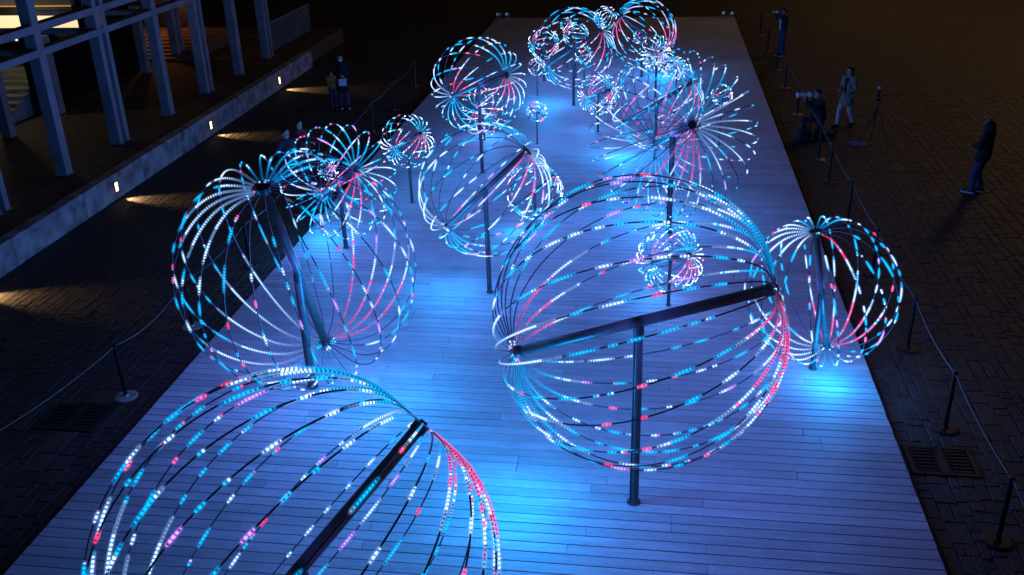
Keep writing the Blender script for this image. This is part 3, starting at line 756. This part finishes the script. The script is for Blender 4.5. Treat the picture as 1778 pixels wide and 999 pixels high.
def held(name, bm, mt, t, label, cat):
    o = obj(name, bm, mt); o.matrix_world = Matrix.Translation(t.location) @ Matrix.Rotation(t.rotation_euler.z, 4, 'Z')
    tag(o, label, cat); return o

# man raising a camera, far right
UPARM = dict(elR=(.24, .17, 1.30), elL=(-.24, .17, 1.30), wrR=(.10, .27, 1.52), wrL=(-.10, .27, 1.52))
t, P, s = person('man in a dark open jacket, white shirt and jeans raising a camera to his eyes', (4.58, 37.06, 0), (-.93, -.36), 1.70, UPARM, 'navy_cloth', 'denim', 'short', 0, False, 'white_cloth')
bm = bmesh.new(); box(bm, (0, .32, 1.60), (.15, .06, .10), 0, .01); cyl(bm, (0, .35, 1.60), (0, .45, 1.60), .042, .046, 16); held('camera', bm, M['camgrey'], t, 'grey camera held up by the man at the far right of the stage', 'camera')
# walking woman
t, P, s = person('woman with long dark hair in a beige cardigan and light trousers walking left', (5.30, 27.53, 0), (-.80, -.60), 1.66,
                 dict(kneeR=(.09, .16, .49), ankR=(.09, .20, .085), kneeL=(-.09, -.02, .47), ankL=(-.09, -.22, .11), elR=(.22, .02, 1.07), wrR=(.10, .20, 1.06), elL=(-.22, -.03, 1.08), wrL=(-.14, .16, .98), look=(-.15, 1, 0)), 'beige_cloth', 'cream_cloth', 'long', .45, False, 'black_cloth', False)
# kneeling photographer
t, P, s = person('photographer in black kneeling on one knee with a camera to the eye', (4.42, 26.36, 0), (-.97, -.25), 1.72,
                 dict(hipR=(.085, 0, .50), hipL=(-.085, 0, .50), kneeR=(.12, .38, .48), ankR=(.12, .34, .085), kneeL=(-.10, .12, .07), ankL=(-.10, -.30, .08), toeL=(0, -.09, -.02),
                      pelvis=(0, -.02, .55), waist=(0, 0, .68), chest=(0, .06, .88), neck=(0, .10, 1.02), head=(0, .14, 1.17), shR=(.17, .07, .97), shL=(-.17, .07, .97), elR=(.20, .28, .82), elL=(-.20, .28, .80), wrR=(.09, .40, 1.05), wrL=(-.06, .46, 1.02)), 'black_cloth', 'black_cloth', 'short', 0, False, None, False)
bm = bmesh.new(); box(bm, (0, .36, 1.22), (.15, .08, .11), 0, .01); cyl(bm, (0, .40, 1.22), (0, .62, 1.22), .045, .055, 18); cyl(bm, (0, .621, 1.22), (0, .70, 1.22), .06, .066, 18); held('camera', bm, M['camgrey'], t, 'camera with a long pale lens held by the kneeling photographer', 'camera')
# bag on the ground by the photographer
bag = thing('camera_bag', 'black camera bag on the ground in front of the kneeling photographer', 'bag', (3.98, 26.0, 0), .4)
bm = bmesh.new(); box(bm, (0, 0, .15), (.42, .26, .30), 0, .05); obj('bag_body', bm, M['black_cloth'], bag, smooth=False)
bm = bmesh.new(); tube(bm, [V(-.12, 0, .29), V(-.1, 0, .37), V(0, 0, .40), V(.1, 0, .37), V(.12, 0, .29)], .014, 6); obj('handle', bm, M['black_cloth'], bag)
# right-hand person seen from behind
t, P, s = person('person in a black hooded jacket, jeans and sneakers with one hand raised', (7.34, 22.10, 0), (-.75, .45), 1.68,
                 dict(elR=(.28, -.02, 1.44), wrR=(.17, .08, 1.61), elL=(-.24, .08, 1.10), wrL=(-.16, .24, 1.10), kneeR=(.09, .08, .47), ankR=(.09, -.02, .085), ankL=(-.10, .12, .085), kneeL=(-.09, .12, .48)), 'black_cloth', 'denim', 'short', .22, False, None, True, hood=True)
# woman and child, left
t, P, s = person('woman in a long black coat and pale face mask holding a white bag', (-9.72, 29.21, 0), (.42, -.90), 1.68, dict(elR=(.22, .0, 1.09), wrR=(.06, .20, 1.06), elL=(-.21, .02, 1.09), wrL=(-.04, .21, 1.02), ankL=(-.11, .06, .085), look=(.1, 1, -.12)), 'black_cloth', 'denim', 'bob', .75, True)
bm = bmesh.new(); box(bm, (.02, .235, .86), (.24, .07, .22), 0, .015); held('shoulder_bag', bm, M['white_cloth'], t, 'small white bag held in front of the woman in a long black coat', 'bag')
t, P, s = person('small child in a yellow jacket and pale mask beside the woman in black', (-10.17, 29.50, 0), (.62, -.78), 1.10, dict(elR=(.22, .08, 1.10), wrR=(.14, .26, 1.12), elL=(-.20, .10, 1.10), wrL=(-.06, .28, 1.10)), 'yellow_cloth', 'denim', 'bob', 0, True)
# couple behind the flower globe
t, P, s = person('man in dark navy clothes with short hair watching from the left barrier', (-8.40, 20.75, 0), (.80, -.60), 1.72, dict(wrR=(.10, .2, 1.05)), 'navy_cloth', 'navy_cloth', 'short', 0)
t, P, s = person('dark haired companion in red pointing past the man at the left barrier', (-8.45, 21.75, 0), (.92, -.38), 1.64, dict(elR=(.20, .25, 1.25), wrR=(.16, .48, 1.22)), 'red_cloth', 'navy_cloth', 'bob', .2)

# tripod and reflector
tp = thing('tripod', 'tall black tripod with a small light on top near the walking woman', 'tripod', (5.72, 25.75, 0))
for a in (math.radians(200), math.radians(320), math.radians(80)):
    bm = bmesh.new(); x, y = math.cos(a)*.45, math.sin(a)*.62
    cyl(bm, (x*.05, y*.05, .98), (x*.5, y*.5, .5), .016, .014, 8); cyl(bm, (x*.48, y*.48, .52), (x, y, .01), .011, .009, 8); cyl(bm, (x, y, 0), (x, y, .02), .016, .012, 8); obj('leg', bm, M['black'], tp)
bm = bmesh.new(); cyl(bm, (0, 0, .72), (0, 0, 1.28), .014, seg=10); cyl(bm, (0, 0, .95), (0, 0, 1.03), .035, seg=12); obj('centre_column', bm, M['black'], tp)
bm = bmesh.new(); box(bm, (0, 0, 1.31), (.09, .07, .06), 0, .01); box(bm, (0, 0, 1.22), (.12, .10, .08), 0, .015); obj('head', bm, M['black'], tp)
lt = thing('video_light', 'small light with a pale tip standing on the black tripod', 'light', (5.72, 25.75, 1.34))
bm = bmesh.new(); cyl(bm, (0, 0, 0), (0, 0, .16), .028, .04, 14); obj('light_body', bm, M['black'], lt)
bm = bmesh.new(); cyl(bm, (0, 0, .16), (0, 0, .21), .038, .03, 14); obj('tip', bm, M['white_cloth'], lt)
ds = thing('reflector_disc', 'round blue grey reflector disc lying by the tripod', 'reflector', (5.36, 25.86, 0))
bm = bmesh.new(); cyl(bm, (0, 0, .004), (0, 0, .014), .285, .28, 36); obj('fabric', bm, M['disc'], ds)
bm = bmesh.new(); tube(bm, [V(math.cos(k*PI/18)*.287, math.sin(k*PI/18)*.287, .012) for k in range(37)], .008, 6); obj('rim', bm, M['black'], ds)
